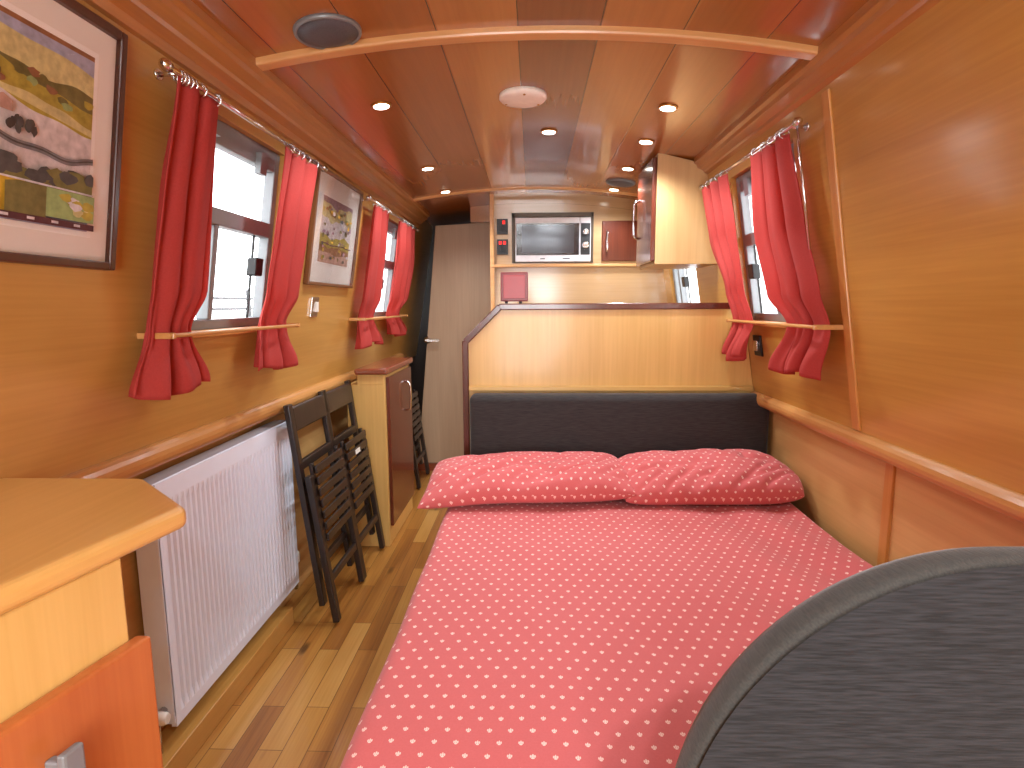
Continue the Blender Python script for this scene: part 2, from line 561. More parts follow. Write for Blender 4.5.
def leaning_wall(side, holes, mats, name):
    m = MB()
    TH = 0.06
    def rect(y0, y1, z0, z1):
        p = []
        for z in (z0, z1):
            a, b = wp(side, y0, z), wp(side, y1, z)
            c, d = wp(side, y1, z, -TH), wp(side, y0, z, -TH)
            p += [a, b, c, d]
        m.hexa(p)
    zb, zt = 0.80, 1.87
    y = YB
    for (a, b, c, d) in sorted(holes):
        rect(y, a, zb, zt)
        rect(a, b, zb, c)
        rect(a, b, d, zt)
        y = b
    rect(y, YF, zb, zt)
    m.mi = 1
    xo = -1.0 if side < 0 else 0.965
    m.box(min(xo, xo + side * 0.06), max(xo, xo + side * 0.06), YB, YF, -0.05, 0.86)
    xi = WX(side, 0.85) + side * 0.005
    m.box(min(xi, xo + side * 0.06), max(xi, xo + side * 0.06), YB, YF, 0.825, 0.86)
    return struct(m.build(name, mats))
leaning_wall(-1, [W1, W2], [M['wall_left'], M['lower']], 'wall_left')
leaning_wall(1, [W3, W4], [M['wall_right'], M['lower']], 'wall_right')

struct(MB().box(-1.08, 1.05, YB, YF, -0.06, 0.0).build('floor', M['floor']))
m = MB()
m.prism([(x / 20 * 1.0, ZC(x / 20)) for x in range(-20, 21)] + [(x / 20, ZC(x / 20) + 0.05) for x in range(20, -21, -1)], YB, YF, 'xz')
struct(m.build('ceiling', M['ceiling']))

# wall behind the camera with the glazed bow doors' light
m = MB()
for r in ((-1.1, -0.42, 0, 1.95), (0.42, 1.1, 0, 1.95), (-0.42, 0.42, 0, 0.45), (-0.42, 0.42, 1.7, 1.95)):
    m.box(r[0], r[1], YB - 0.06, YB, r[2], r[3])
struct(m.build('wall_bow', M['wall_left']))
win5 = struct(MB().box(-0.42, -0.38, YB - 0.05, YB - 0.01, 0.45, 1.7).box(0.38, 0.42, YB - 0.05, YB - 0.01, 0.45, 1.7)
              .box(-0.38, 0.38, YB - 0.05, YB - 0.01, 0.45, 0.49).box(-0.38, 0.38, YB - 0.05, YB - 0.01, 1.66, 1.7)
              .box(-0.025, 0.025, YB - 0.05, YB - 0.01, 0.49, 1.66).build('window_5', M['mahogany']))
MB().box(-0.38, 0.38, YB - 0.033, YB - 0.029, 0.49, 1.66).build('pane', M['glass'], win5)

# far end: unlit passage behind the pale door, its darkness put into the wall colour
struct(MB().box(-1.1, 1.1, YF, YF + 0.06, -0.05, 1.95).build('wall_stern', M['unlit_room']))
m = MB()
m.box(-0.42, -0.23, 4.0, 4.05, 1.765, ZC(0.3) + 0.02)
struct(m.build('trim_1', M['cornice']))

# galley bulkhead (microwave wall) with a niche
NX0, NX1, NZ0, NZ1 = -0.126, 0.381, 1.460, 1.766
m = MB()
m.box(-0.254, NX0, BULK, BULK + 0.03, 0, 1.885)
m.box(NX1, 0.93, BULK, BULK + 0.03, 0, 1.885)
m.box(NX0, NX1, BULK, BULK + 0.03, 0, NZ0)
m.box(NX0, NX1, BULK, BULK + 0.03, NZ1, 1.89)
m.box(-0.254, -0.224, BULK + 0.03, YF, 0, 1.89)
m.box(NX0 - 0.02, NX0, BULK + 0.03, BULK + 0.4, NZ0 - 0.02, NZ1 + 0.02)
m.box(NX1, NX1 + 0.02, BULK + 0.03, BULK + 0.4, NZ0 - 0.02, NZ1 + 0.02)
m.box(NX0, NX1, BULK + 0.03, BULK + 0.4, NZ0 - 0.02, NZ0)
m.box(NX0, NX1, BULK + 0.03, BULK + 0.4, NZ1, NZ1 + 0.02)
m.box(NX0, NX1, BULK + 0.38, BULK + 0.4, NZ0, NZ1)
struct(m.build('wall_galley', M['bulk']))
m = MB()
m.box(-0.258, 0.9, BULK - 0.025, BULK, 1.434, 1.452)          # shelf lip under the microwave
m.box(-0.262, -0.236, BULK - 0.02, BULK + 0.03, 0.0, 1.885)   # corner post
struct(m.build('trim_2', M['beam'], bevel=0.004))
m = MB()
pr = [(x / 20, ZC(x / 20) - 0.062) for x in range(-5, 19)]
m.prism(pr + [(x, z + 0.07) for x, z in pr[::-1]], BULK - 0.012, BULK, 'xz')
struct(m.build('trim_3', M['bulk']))

# pale door in the passage, shaped to the leaning side
d1 = struct(MB().prism([(-0.845, 0.0), (-0.24, 0.0), (-0.24, 1.775), (-0.672, 1.75)], 4.06, 4.1, 'xz').build('door_1', M['doorleaf'], bevel=0.004))
MB().lathe((-0.745, 4.06, 0.955), [(0.026, 0), (0.026, -0.008), (0.010, -0.012), (0.010, -0.045)], 'y', 16).bar((-0.745, 4.018, 0.955), (-0.66, 4.018, 0.953), 0.014, 0.014).build('handle', M['chrome'], d1)
struct(MB().box(-0.86, -0.26, 4.03, 4.055, 0.0, 0.055).build('baseboard_stern', M['mahogany_x']))

# gunwale rails
def rail_poly(side, x, z0, z1):
    n = 8
    r = (z1 - z0) / 2
    pts = [(x + side * 0.12, z0), (x - side * 0.0, z0)]
    pts = [(x + side * 0.11, z0)]
    for k in range(n + 1):
        a = -PI / 2 + PI * k / n
        pts.append((x + side * 0.018 - side * math.cos(a) * 0.022, (z0 + z1) / 2 + r * math.sin(a)))
    pts.append((x + side * 0.06, z1))
    return pts
m = MB()
m.prism(rail_poly(-1, -0.905, 0.812, 0.868), 0.93, 3.98, 'xz')
struct(m.build('trim_4', M['rail'], smooth=False))
struct(MB().prism(rail_poly(1, 0.895, 0.795, 0.848), YB, 2.345, 'xz').build('trim_5', M['rail']))

# cornices
def cornice(side, y0, y1, name):
    P = [(0.700, 1.83), (0.700, 1.803), (0.712, 1.797), (0.716, 1.785), (0.742, 1.772), (0.746, 1.764), (0.770, 1.752), (0.776, 1.735), (0.84, 1.735), (0.84, 1.83)]
    return struct(MB().prism([(side * a, b) for a, b in P], y0, y1, 'xz').build(name, M['cornice']))
cornice(-1, YB, 4.0, 'trim_6')
cornice(1, YB, 2.6, 'trim_7')
# ceiling beams
def beam(y, x0, x1, name, dz=0.018, wd=0.042):
    n = 24
    xs = [x0 + (x1 - x0) * i / n for i in range(n + 1)]
    return struct(MB().prism([(x, ZC(x) - dz) for x in xs] + [(x, ZC(x) + 0.01) for x in xs[::-1]], y, y + wd, 'xz').build(name, M['beam'], bevel=0.006))
beam(1.52, -0.80, 0.80, 'trim_8')
beam(3.46, -0.80, 0.80, 'trim_9', 0.012, 0.03)
# joint strips
def wall_strip(side, y, wd, z0, z1, name):
    p = []
    for z in (z0, z1):
        p += [wp(side, y, z, -0.001), wp(side, y + wd, z, -0.001), wp(side, y + wd, z, 0.006), wp(side, y, z, 0.006)]
    return struct(MB().hexa(p).build(name, M['strip'], bevel=0.002))
wall_strip(1, 1.575, 0.036, 0.85, 1.745, 'trim_10')
struct(MB().box(0.957, 0.966, 1.50, 1.535, 0.0, 0.80).build('trim_11', M['strip'], bevel=0.002))

# plinth under the radiator
struct(MB().box(-0.999, -0.908, 0.2, 2.0, 0.0, 0.07).build('baseboard_left', M['plinth'], bevel=0.003))

# ------------------------------------------------------------------ windows
def window(side, H, name, latch_y, slide_y, bars=True):
    y0, y1, z0, z1 = H
    o0, o1 = -0.052, -0.018                     # frame depth, outside the inner wall face
    def bar(m, ya, yb, za, zb, a=o0, b=o1):
        p = []
        for z in (za, zb):
            p += [wp(side, ya, z, a), wp(side, yb, z, a), wp(side, yb, z, b), wp(side, ya, z, b)]
        m.hexa(p)
    t = 0.03
    zm = z0 + 0.285
    m = MB()
    bar(m, y0, y0 + t, z0, z1)
    bar(m, y1 - t, y1, z0, z1)
    bar(m, y0 + t, y1 - t, z0, z0 + t)
    bar(m, y0 + t, y1 - t, z1 - 0.06, z1)
    f = struct(m.build(name, M['alu'], bevel=0.004))
    m = MB()
    bar(m, y0 + t, y1 - t, zm, zm + 0.045, o0 - 0.0, o1 + 0.004)
    m.build('transom', M['alu'], f, bevel=0.003)
    m = MB()
    bar(m, slide_y, slide_y + 0.022, z0 + t, zm, o0, o1 + 0.002)
    m.build('sliding_mullion', M['alu'], f, bevel=0.003)
    m = MB()
    bar(m, y0 + t * 0.6, y1 - t * 0.6, z0 + t * 0.6, z1 - t * 0.6, -0.037, -0.033)
    m.build('pane', M['glass'], f)
    m = MB()
    bar(m, latch_y, latch_y + 0.05, z0 + 0.16, z0 + 0.215, -0.03, 0.0)
    m.build('latch', M['black'], f, bevel=0.004)
    m = MB()
    bar(m, latch_y + 0.022, latch_y + 0.028, z0 + t, zm, -0.03, -0.024)
    m.build('slide_rod', M['black'], f)
    m = MB()                                     # timber lining of the opening
    p = []
    bar(m, y0 - 0.01, y1 + 0.01, z0 - 0.016, z0 + 0.002, -0.02, 0.018)
    m.build('sill', M['strip'], f, bevel=0.002)
    m = MB()
    bar(m, y0 + 0.1, y0 + 0.14, z1 - 0.05, z1 - 0.03, -0.018, 0.004)
    bar(m, y1 - 0.16, y1 - 0.12, z1 - 0.09, z1 - 0.03, -0.018, 0.0)
    m.build('hopper_stay', M['alu'], f)
    return f
window(-1, W1, 'window_1', 1.775, 1.56)
window(-1, W2, 'window_2', 3.27, 3.12)
window(1, W3, 'window_3', 2.22, 2.06)
window(1, W4, 'window_4', 3.2, 3.35)

# ------------------------------------------------------------------ curtains, poles, tie rods
def lerp_prof(prof, v):
    for (v0, a), (v1, b) in zip(prof, prof[1:]):
        if v <= v1:
            t = (v - v0) / (v1 - v0)
            t = t * t * (3 - 2 * t)
            return tuple(x + (y - x) * t for x, y in zip(a, b))
    return prof[-1][1]

def curtain(side, prof, ztop, zbot, folds, seed, label, group, toward=1):
    """prof: (v, (centre y, width, offset from wall, fold depth)) from top to hem"""
    rnd = random.Random(seed)
    ph = [rnd.uniform(0, 6.28) for _ in range(4)]
    def fn(u, v):
        yc, wd, off, amp = lerp_prof(prof, v)
        z = ztop + (zbot - ztop) * v
        z += 0.012 * math.sin(u * 7 + ph[3]) * max(0, v - 0.85) / 0.15
        a = 2 * PI * folds * u + ph[0] + 0.6 * math.sin(3 * v + ph[1])
        o = off + amp * math.cos(a) + 0.3 * amp * math.cos(2.3 * a + ph[2])
        tg = math.exp(-((v - TIE) / 0.13) ** 2)                  # small gathers where the rod pinches the cloth
        o += 0.005 * tg * math.cos(2 * PI * 7 * u + ph[2]) * (1.5 if v > TIE else 1.0)
        y = yc + (u - 0.5) * wd + 0.25 * wd / folds * math.sin(a) * 0.5
        return wp(side, y, z, max(0.008, o))
    o = MB().grid(fn, 72, 60).build('curtain', M['curtain'])
    s = o.modifiers.new('thickness', 'SOLIDIFY')
    s.thickness = 0.003
    tag(o, label, 'curtain', group)
    return o

ZT, ZH = 1.678, 0.985
TIE = (ZT - 1.135) / (ZT - ZH)
def cprof(top, mid, tie, hem, off=0.05, amp=0.011):
    return [(0.0, (top[0], top[1], off, amp * 0.8)), (0.35, (mid[0], mid[1], off, amp * 1.15)), (TIE - 0.14, ((mid[0] + tie[0]) / 2, mid[1] * 1.02, off * 1.1, amp)),
            (TIE, (tie[0], tie[1], off * 0.8, amp * 0.75)), (1.0, (hem[0], hem[1], off * 1.35, amp * 2.0))]
G = 'red curtains at the saloon windows'
curtain(-1, cprof((1.335, 0.19), (1.322, 0.215), (1.307, 0.17), (1.292, 0.30)), ZT, 1.0, 2.6, 1, 'red curtain tied at the near end of the left window, beside the large framed print', G)
curtain(-1, cprof((1.93, 0.29), (1.905, 0.285), (1.85, 0.22), (1.85, 0.34)), ZT, 1.0, 2.6, 2, 'red curtain between the near left window and the smaller framed print', G)
curtain(-1, cprof((2.915, 0.28), (2.945, 0.34), (2.905, 0.28), (2.94, 0.42)), ZT, 1.0, 2.6, 3, 'red curtain just beyond the smaller framed print, at the far left window', G)
curtain(-1, cprof((3.5, 0.40), (3.56, 0.42), (3.46, 0.32), (3.55, 0.46)), ZT, 1.02, 2.6, 4, 'farthest red curtain on the left, next to the dark doorway', G)
curtain(1, cprof((1.845, 0.24), (1.845, 0.30), (1.745, 0.24), (1.81, 0.28)), ZT, 0.985, 2.6, 5, 'red curtain on the right wall nearest the pale joint strip', G)
curtain(1, [(0.0, (2.37, 0.27, 0.05, 0.012)), (0.3, (2.335, 0.27, 0.055, 0.015)), (0.62, (2.25, 0.18, 0.06, 0.014)), (TIE, (2.215, 0.17, 0.055, 0.012)), (1.0, (2.23, 0.19, 0.10, 0.03))],
        ZT, 0.995, 2.5, 6, 'red curtain on the right wall next to the overhead cupboard', G)

def pole(side, y0, y1, rings, rod_y, label):
    zp = ZT + 0.012
    off = 0.05
    r = thing('curtain_pole', wp(side, y0, zp, off), label, 'curtain pole', 'chrome curtain poles')
    c = lambda y, dz=0, o=off: wp(side, y, zp + dz, o)
    MB().tube([c(y0), c(y1)], 0.006, 12).build('rod', M['chrome'], r)
    for y, s in ((y0, -1), (y1, 1)):
        MB().lathe(c(y), [(0.006, -0.002 * s), (0.010, 0.004 * s), (0.006, 0.008 * s), (0.013, 0.016 * s), (0.011, 0.024 * s), (0.004, 0.03 * s)], 'y', 14).build('finial', M['chrome'], r)
    for y in (y0 + 0.03, y1 - 0.03):
        MB().tube([wp(side, y, zp, 0.001), wp(side, y, zp, off)], 0.005, 10).lathe(wp(side, y, zp, 0.0), [(0.011, 0), (0.011, -side * 0.005)], 'x', 14).build('bracket', M['chrome'], r)
    for y in rings:
        MB().tube([c(y) + Vector((0.014 * math.cos(a), 0.002, 0.014 * math.sin(a) - 0.006)) for a in [2 * PI * k / 14 for k in range(15)]], 0.0022, 6, False).build('ring', M['chrome'], r)
    if rod_y is not None:
        MB().tube([c(rod_y, -0.012, off), c(rod_y, -0.34, off)], 0.0035, 8).build('draw_rod', M['chrome'], r)
    return r
pole(-1, 1.235, 2.10, [1.262, 1.275, 1.29, 1.305, 1.34, 1.40, 1.82, 1.86, 1.9, 1.95, 2.02], None, 'chrome curtain pole over the near left window')
pole(-1, 2.70, 3.78, [2.8, 2.85, 2.92, 3.0, 3.35, 3.43, 3.5, 3.6], None, 'chrome curtain pole over the far left window')
pole(1, 1.675, 2.52, [1.74, 1.77, 1.82, 1.88, 1.95, 2.26, 2.32, 2.38, 2.44], 1.662, 'chrome curtain pole over the right window')

def tie_rod(side, y0, y1, label, z=1.135):
    o = 0.078
    r = thing('tieback_rod', wp(side, y0, z, 0), label, 'tieback rod', 'wooden tieback rods below the windows')
    MB().tube([wp(side, y0, z, o), wp(side, y0 + 0.01, z, o), wp(side, y1 - 0.01, z, o), wp(side, y1, z, o)], [0.005, 0.0055, 0.0055, 0.005], 12).build('rod', M['rail'], r)
    for y in (y0 + 0.012, y1 - 0.012):
        MB().bar(wp(side, y, z, 0), wp(side, y, z, o + 0.008), 0.010, 0.014).build('bracket', M['rail'], r, bevel=0.002)
    return r
tie_rod(-1, 1.245, 1.965, 'slim wooden rod holding back the two curtains of the near left window')
tie_rod(-1, 2.74, 3.70, 'slim wooden rod holding back the two curtains of the far left window')
tie_rod(1, 1.60, 2.335, 'slim wooden rod holding back the two curtains on the right wall')

# ------------------------------------------------------------------ framed prints
def wall_quad(side, cy0, cz0):
    up = (wp(side, 0, cz0 + 1) - wp(side, 0, cz0)).normalized()
    return up
def picture(side, y0, y1, z0, z1, fw, matw, inner, label, fmat, name='framed_print', seed=1, flip=False):
    base = wp(side, (y0 + y1) / 2, z0, 0.0)
    r = thing(name, base, label, 'picture')
    W_, H_ = y1 - y0, z1 - z0
    def pt(s, t, off):
        return wp(side, y0 + W_ * s, z0 + H_ * t, off)
    def slab(m, s0, s1, t0, t1, a, b):
        m.hexa([pt(s0, t0, a), pt(s1, t0, a), pt(s1, t0, b), pt(s0, t0, b), pt(s0, t1, a), pt(s1, t1, a), pt(s1, t1, b), pt(s0, t1, b)])
    fs, ft = fw / W_, fw / H_
    m = MB()
    slab(m, 0, fs, 0, 1, 0.001, 0.022)
    slab(m, 1 - fs, 1, 0, 1, 0.001, 0.022)
    slab(m, fs, 1 - fs, 0, ft, 0.001, 0.022)
    slab(m, fs, 1 - fs, 1 - ft, 1, 0.001, 0.022)
    m.build('frame', fmat, r, bevel=0.003)
    m = MB()
    slab(m, fs, 1 - fs, ft, 1 - ft, 0.001, 0.010)
    m.mi = 1
    ms, mt = matw / W_, matw / H_
    slab(m, fs + ms, 1 - fs - ms, ft + mt, 1 - ft - mt, 0.010, 0.0108)
    m.build('mat_board', [M['mat_board'], M['mat_white']], r)
    # the print: layered painted shapes in one mesh
    a0, a1 = fs + ms + inner / W_, 1 - fs - ms - inner / W_
    b0, b1 = ft + mt + inner / H_, 1 - ft - mt - inner / H_
    keys = ['sky', 'hill', 'grass', 'olive', 'snow', 'road', 'dark', 'yellow', 'green', 'brown', 'maroon', 'purple', 'pinkish']
    m = MB()
    lay = [0.0112]
    def poly(key, pts):
        lay[0] += 0.00012
        m.mi = keys.index(key)
        vs = [m.bm.verts.new(pt(a0 + (a1 - a0) * min(1, max(0, s)), b0 + (b1 - b0) * min(1, max(0, t)), lay[0])) for s, t in pts]
        f = m.bm.faces.new(vs)
        f.material_index = m.mi
    def band(key, top, bot, s0=0.0, s1=1.0, n=40):
        ss = [s0 + (s1 - s0) * i / n for i in range(n + 1)]
        poly(key, [(s, top(s)) for s in ss] + [(s, bot(s)) for s in ss[::-1]])
    rnd = random.Random(seed)
    wob = lambda s, k, a: a * math.sin(k * s + seed) + a * 0.5 * math.sin(2.7 * k * s + 2 * seed)
    def blot(key, s, t, rs, rt, n=11):
        poly(key, [(s + rs * math.cos(2 * PI * k / n) * rnd.uniform(0.7, 1.2), t + rt * math.sin(2 * PI * k / n) * rnd.uniform(0.7, 1.2)) for k in range(n)])
    if not flip:
        band('sky', lambda s: 1, lambda s: 0)
        band('brown', lambda s: 1, lambda s: 0.975)
        band('hill', lambda s: 0.99 - 0.11 * s + wob(s, 6, 0.015), lambda s: 0.1)
        band('olive', lambda s: 0.88 - 0.12 * s + wob(s, 11, 0.02), lambda s: 0.1)
        band('grass', lambda s: 0.84 - 0.14 * s + wob(s, 9, 0.02), lambda s: 0.1)
        band('hill', lambda s: 0.78 - 0.18 * s + wob(s, 14, 0.01), lambda s: 0.75 - 0.2 * s)
        band('snow', lambda s: 0.68 - 0.12 * s + wob(s, 9, 0.02), lambda s: 0.1)
        for k in range(34):
            s = rnd.uniform(0.05, 0.98)
            blot(rnd.choice(['olive', 'green', 'brown', 'grass']), s, 0.83 - 0.16 * s + rnd.uniform(-0.1, 0.05), 0.025, 0.022)
        for s, t, k in ((0.1, 0.6, 'snow'), (0.3, 0.58, 'brown'), (0.5, 0.6, 'brown'), (0.62, 0.56, 'pinkish'), (0.42, 0.53, 'pinkish')):
            poly(k, [(s - 0.035, t - 0.03), (s + 0.035, t - 0.03), (s + 0.035, t + 0.02), (s, t + 0.045), (s - 0.035, t + 0.02)])
        band('road', lambda s: 0.455 - 0.05 * s + wob(s, 10, 0.022), lambda s: 0.42 - 0.05 * s + wob(s, 10, 0.022))
        band('dark', lambda s: 0.443 - 0.05 * s + wob(s, 10, 0.022), lambda s: 0.434 - 0.05 * s + wob(s, 10, 0.022))
        for k in range(9):
            blot('dark', rnd.uniform(0.62, 0.82), rnd.uniform(0.45, 0.52), 0.014, 0.028)
        band('olive', lambda s: 0.33 - 0.05 * s + wob(s, 12, 0.02), lambda s: 0.1)
        for k in range(14):
            blot(rnd.choice(['dark', 'olive', 'dark']), rnd.uniform(0.5, 1), rnd.uniform(0.23, 0.31), 0.045, 0.035)
        band('snow', lambda s: 0.215, lambda s: 0.205)
        band('yellow', lambda s: 0.205, lambda s: 0.03, 0, 0.7)
        for k in range(24):
            blot(rnd.choice(['purple', 'olive', 'brown', 'pinkish']), rnd.uniform(0.03, 0.56), rnd.uniform(0.06, 0.18), 0.022, 0.018)
        band('olive', lambda s: 0.19 + wob(s, 15, 0.01), lambda s: 0.03, 0.62, 0.78)
        band('green', lambda s: 0.2, lambda s: 0.045, 0.78, 1)
        for k in range(10):
            blot(rnd.choice(['hill', 'snow', 'grass']), rnd.uniform(0.82, 0.97), rnd.uniform(0.07, 0.17), 0.03, 0.025)
        band('maroon', lambda s: 0.035, lambda s: 0.0)
        for k in range(8):
            poly('snow', [(0.1 * k + 0.2, 0.012), (0.1 * k + 0.23, 0.012), (0.1 * k + 0.23, 0.026), (0.1 * k + 0.2, 0.026)])
    else:
        band('purple', lambda s: 1, lambda s: 0)
        band('hill', lambda s: 0.9 + wob(s, 7, 0.03), lambda s: 0.2)
        band('snow', lambda s: 0.68 + wob(s, 9, 0.04), lambda s: 0.3)
        band('grass', lambda s: 0.42 + wob(s, 8, 0.03), lambda s: 0.1)
        band('brown', lambda s: 0.26 + wob(s, 10, 0.02), lambda s: 0.0)
        band('pinkish', lambda s: 0.16 + wob(s, 5, 0.02), lambda s: 0.0)
        for k in range(60):
            blot(rnd.choice(['purple', 'dark', 'yellow', 'brown', 'snow', 'olive', 'purple']), rnd.uniform(0.03, 0.97), rnd.uniform(0.05, 0.95), rnd.uniform(0.02, 0.05), rnd.uniform(0.015, 0.04))
        band('maroon', lambda s: 0.3 + wob(s, 9, 0.01), lambda s: 0.285 + wob(s, 9, 0.01))
    m.build('print', [M['art_' + k] for k in keys], r)
    m = MB()
    slab(m, fs * 0.9, 1 - fs * 0.9, ft * 0.9, 1 - ft * 0.9, 0.0162, 0.0178)
    m.build('glazing', M['glass'], r)
    return r
picture(-1, 0.53, 1.148, 1.273, 1.716, 0.016, 0.042, 0.010, 'large framed landscape print in a dark frame at the near left', M['frame_dark'], seed=3)
picture(-1, 2.15, 2.69, 1.282, 1.716, 0.012, 0.075, 0.004, 'smaller framed print between the two left windows', M['frame_dark2'], seed=8, flip=True)

# wall switches
def switch(side, y, z, label, rocker=True):
    r = thing('wall_switch', wp(side, y, z, 0), label, 'wall switch')
    p = []
    m = MB()
    m.hexa([wp(side, y - 0.035, z - 0.04, -0.001), wp(side, y + 0.035, z - 0.04, -0.001), wp(side, y + 0.035, z - 0.04, 0.008), wp(side, y - 0.035, z - 0.04, 0.008),
            wp(side, y - 0.035, z + 0.04, -0.001), wp(side, y + 0.035, z + 0.04, -0.001), wp(side, y + 0.035, z + 0.04, 0.008), wp(side, y - 0.035, z + 0.04, 0.008)])
    m.build('plate', M['chrome'] if rocker else M['black'], r, bevel=0.003)
    m = MB()
    a, b = (0.003, 0.02) if rocker else (-0.018, 0.018)
    m.hexa([wp(side, y + a, z - 0.02, 0.007), wp(side, y + b, z - 0.02, 0.007), wp(side, y + b, z - 0.02, 0.018), wp(side, y + a, z - 0.02, 0.018),
            wp(side, y + a, z + 0.02, 0.007), wp(side, y + b, z + 0.02, 0.007), wp(side, y + b, z + 0.02, 0.013), wp(side, y + a, z + 0.02, 0.013)])
    m.build('rocker', M['white_plastic'] if rocker else M['chrome'], r, bevel=0.002)
switch(-1, 2.28, 1.196, 'small chrome wall switch with white rocker under the smaller framed print')
switch(1, 2.24, 1.04, 'small black wall switch below the curtains of the right window', False)

# ------------------------------------------------------------------ ceiling fittings
def tilt_axes(x):
    n = Vector((0.25 * x, 0, 1)).normalized()             # ceiling normal (upwards)
    a = Vector((1, 0, -0.25 * x)).normalized()
    return (a, Vector((0, 1, 0)), -n)
SPOTS = [(-0.496, 1.967, 'recessed downlight on the left of the ceiling, nearest the cross beam'), (-0.5, 2.834, 'recessed downlight, second on the left of the ceiling'),
         (-0.5, 3.40, 'recessed downlight, farthest on the left of the ceiling'), (0.067, 2.385, 'recessed downlight in the middle of the ceiling beyond the cream vent'),
         (0.458, 2.048, 'recessed downlight on the right of the ceiling, nearest the cross beam'), (0.463, 2.448, 'recessed downlight beside the overhead cupboard, second on the right'),
         (0.467, 2.908, 'recessed downlight on the right in front of the grey ceiling grille'), (0.471, 3.415, 'recessed downlight, farthest on the right beside the microwave wall'),
         (0.48, -0.25, None), (0.48, -0.85, None), (0.1, -0.6, None)]  # these unlabelled ones are invented fill lamps behind the viewer
def downlight(x, y, label):
    base = Vector((x, y, ZC(x)))
    r = thing('downlight', base, label or 'added fill downlight behind the viewer, unseen, for flash-like frontal light', 'ceiling light', 'recessed ceiling downlights')
    ax = tilt_axes(x)
    MB().lathe(base, [(0.026, -0.002), (0.034, 0.001), (0.033, 0.005), (0.026, 0.006), (0.025, 0.004)], ax, 24).build('bezel', M['brass'], r)
    MB().lathe(base, [(0.025, 0.0035), (0.025, 0.0065), (0.012, 0.008)], ax, 20).build('lens', M['lamp'], r)
    ld = bpy.data.lights.new('downlight_lamp', 'SPOT')
    ld.energy = SPOT_W if label else SPOT_FILL_W
    ld.color = SPOT_COL
    ld.spot_size = math.radians(150)
    ld.spot_blend = 0.7
    ld.shadow_soft_size = 0.03
    lo = bpy.data.objects.new('lamp', ld)
    COL.objects.link(lo)
    lo.parent = r
    lo.location = ax[2] * 0.045
    return r
for s in SPOTS:
    downlight(*s)

base = Vector((-0.03, 1.989, ZC(0.03)))
r = thing('ceiling_vent', base, 'round cream ceiling vent in the middle of the ceiling', 'vent')
ax = tilt_axes(-0.03)
MB().lathe(base, [(0.078, -0.001), (0.078, 0.012), (0.072, 0.018), (0.05, 0.021), (0.01, 0.022)], ax, 36).build('cover', M['vent_cream'], r)
for a in (0.6, 2.7, 4.8):
    MB().lathe(base + Vector((0.062 * math.cos(a), 0.062 * math.sin(a), -0.0185)), [(0.004, 0), (0.004, 0.003), (0.001, 0.004)], ax, 8).build('screw', M['brass'], r)
def speaker(x, y, label):
    base = Vector((x, y, ZC(x)))
    ax = tilt_axes(x)
    r = thing('ceiling_speaker', base, label, 'speaker', 'round grey ceiling speakers')
    MB().lathe(base, [(0.072, -0.001), (0.080, 0.0), (0.079, 0.007), (0.075, 0.011), (0.071, 0.008)], ax, 36).build('rim', M['alu'], r)
    MB().lathe(base, [(0.072, 0.003), (0.072, 0.008), (0.04, 0.016), (0.005, 0.017)], ax, 30).build('grille', M['grille'], r)
speaker(-0.49, 1.455, 'large-looking grey round speaker on the ceiling just in front of the near cross beam')
speaker(0.479, 3.22, 'small-looking grey round speaker on the far ceiling near the microwave wall')

# ------------------------------------------------------------------ half-height partition at the bed head
PY = 2.35
r = thing('half_height_partition', (0.3, PY + 0.015, 0), 'pale wood half-height partition with mahogany edge at the head of the bed', 'partition')
m = MB()
m.prism([(-0.262, 0), (-0.262, 1.045), (-0.125, 1.18), (0.853, 1.18), (0.905, 0.872), (0.958, 0.83), (0.958, 0)], PY, PY + 0.03, 'xz')
m.build('panel', M['pale'], r)
m = MB()
for a, b in (((-0.275, 0), (-0.275, 1.055)), ((-0.275, 1.05), (-0.13, 1.195)), ((-0.135, 1.193), (0.85, 1.193))):
    m.bar((a[0], PY + 0.012, a[1]), (b[0], PY + 0.012, b[1]), 0.052, 0.026, up=(0, 1, 0) if False else (0, 0, 1)) if a[0] != b[0] else m.box(a[0] - 0.013, a[0] + 0.013, PY - 0.014, PY + 0.038, a[1], b[1])
m.build('edging', M['mahogany'], r, bevel=0.004)
MB().box(-0.262, 0.895, PY - 0.02, PY, 0.848, 0.868).build('ledge', M['pale_x'], r, bevel=0.003)

def cushion(name, x0, x1, y0, y1, z0, z1, mat, bev, label):
    def q(t):
        return math.copysign(abs(t) ** 0.25, t)
    o = MB().box(x0, x1, y0, y1, z0, z1).build(name, mat, bevel=bev, seg=5, smooth=True)
    return tag(o, label, 'cushion')
cushion('bench_back_cushion', -0.255, 0.952, 2.262, 2.346, 0.48, 0.842, M['charcoal_head'], 0.03, 'long charcoal upholstered back cushion against the pale partition behind the pillows')

r = thing('red_box', (-0.072, PY + 0.012, 1.208), 'small red framed box standing on the partition below the microwave', 'box')
MB().box(-0.128, -0.016, PY - 0.006, PY + 0.03, 1.215, 1.332).build('body', M['red_lid'], r, bevel=0.004)
MB().box(-0.117, -0.027, PY - 0.009, PY - 0.005, 1.226, 1.321).build('lid_panel', M['red_panel'], r, bevel=0.002)
for x in (-0.105, -0.047):
    MB().lathe((x, PY + 0.012, 1.2065), [(0.006, 0), (0.007, 0.009)], 'z', 10).build('foot', M['black'], r)

# ------------------------------------------------------------------ bed
r = thing('bed_base', (0.32, 1.4, 0), 'pale wooden bench base with mattress under the red duvet', 'bed')
MB().box(-0.24, 0.955, 0.60, 2.258, 0.0, 0.30).build('bench_plinth', M['pale_x'], r, bevel=0.004)
MB().box(-0.265, 0.93, 0.60, 2.258, 0.30, 0.468).build('mattress', M['charcoal_head'], r, bevel=0.03, seg=4)

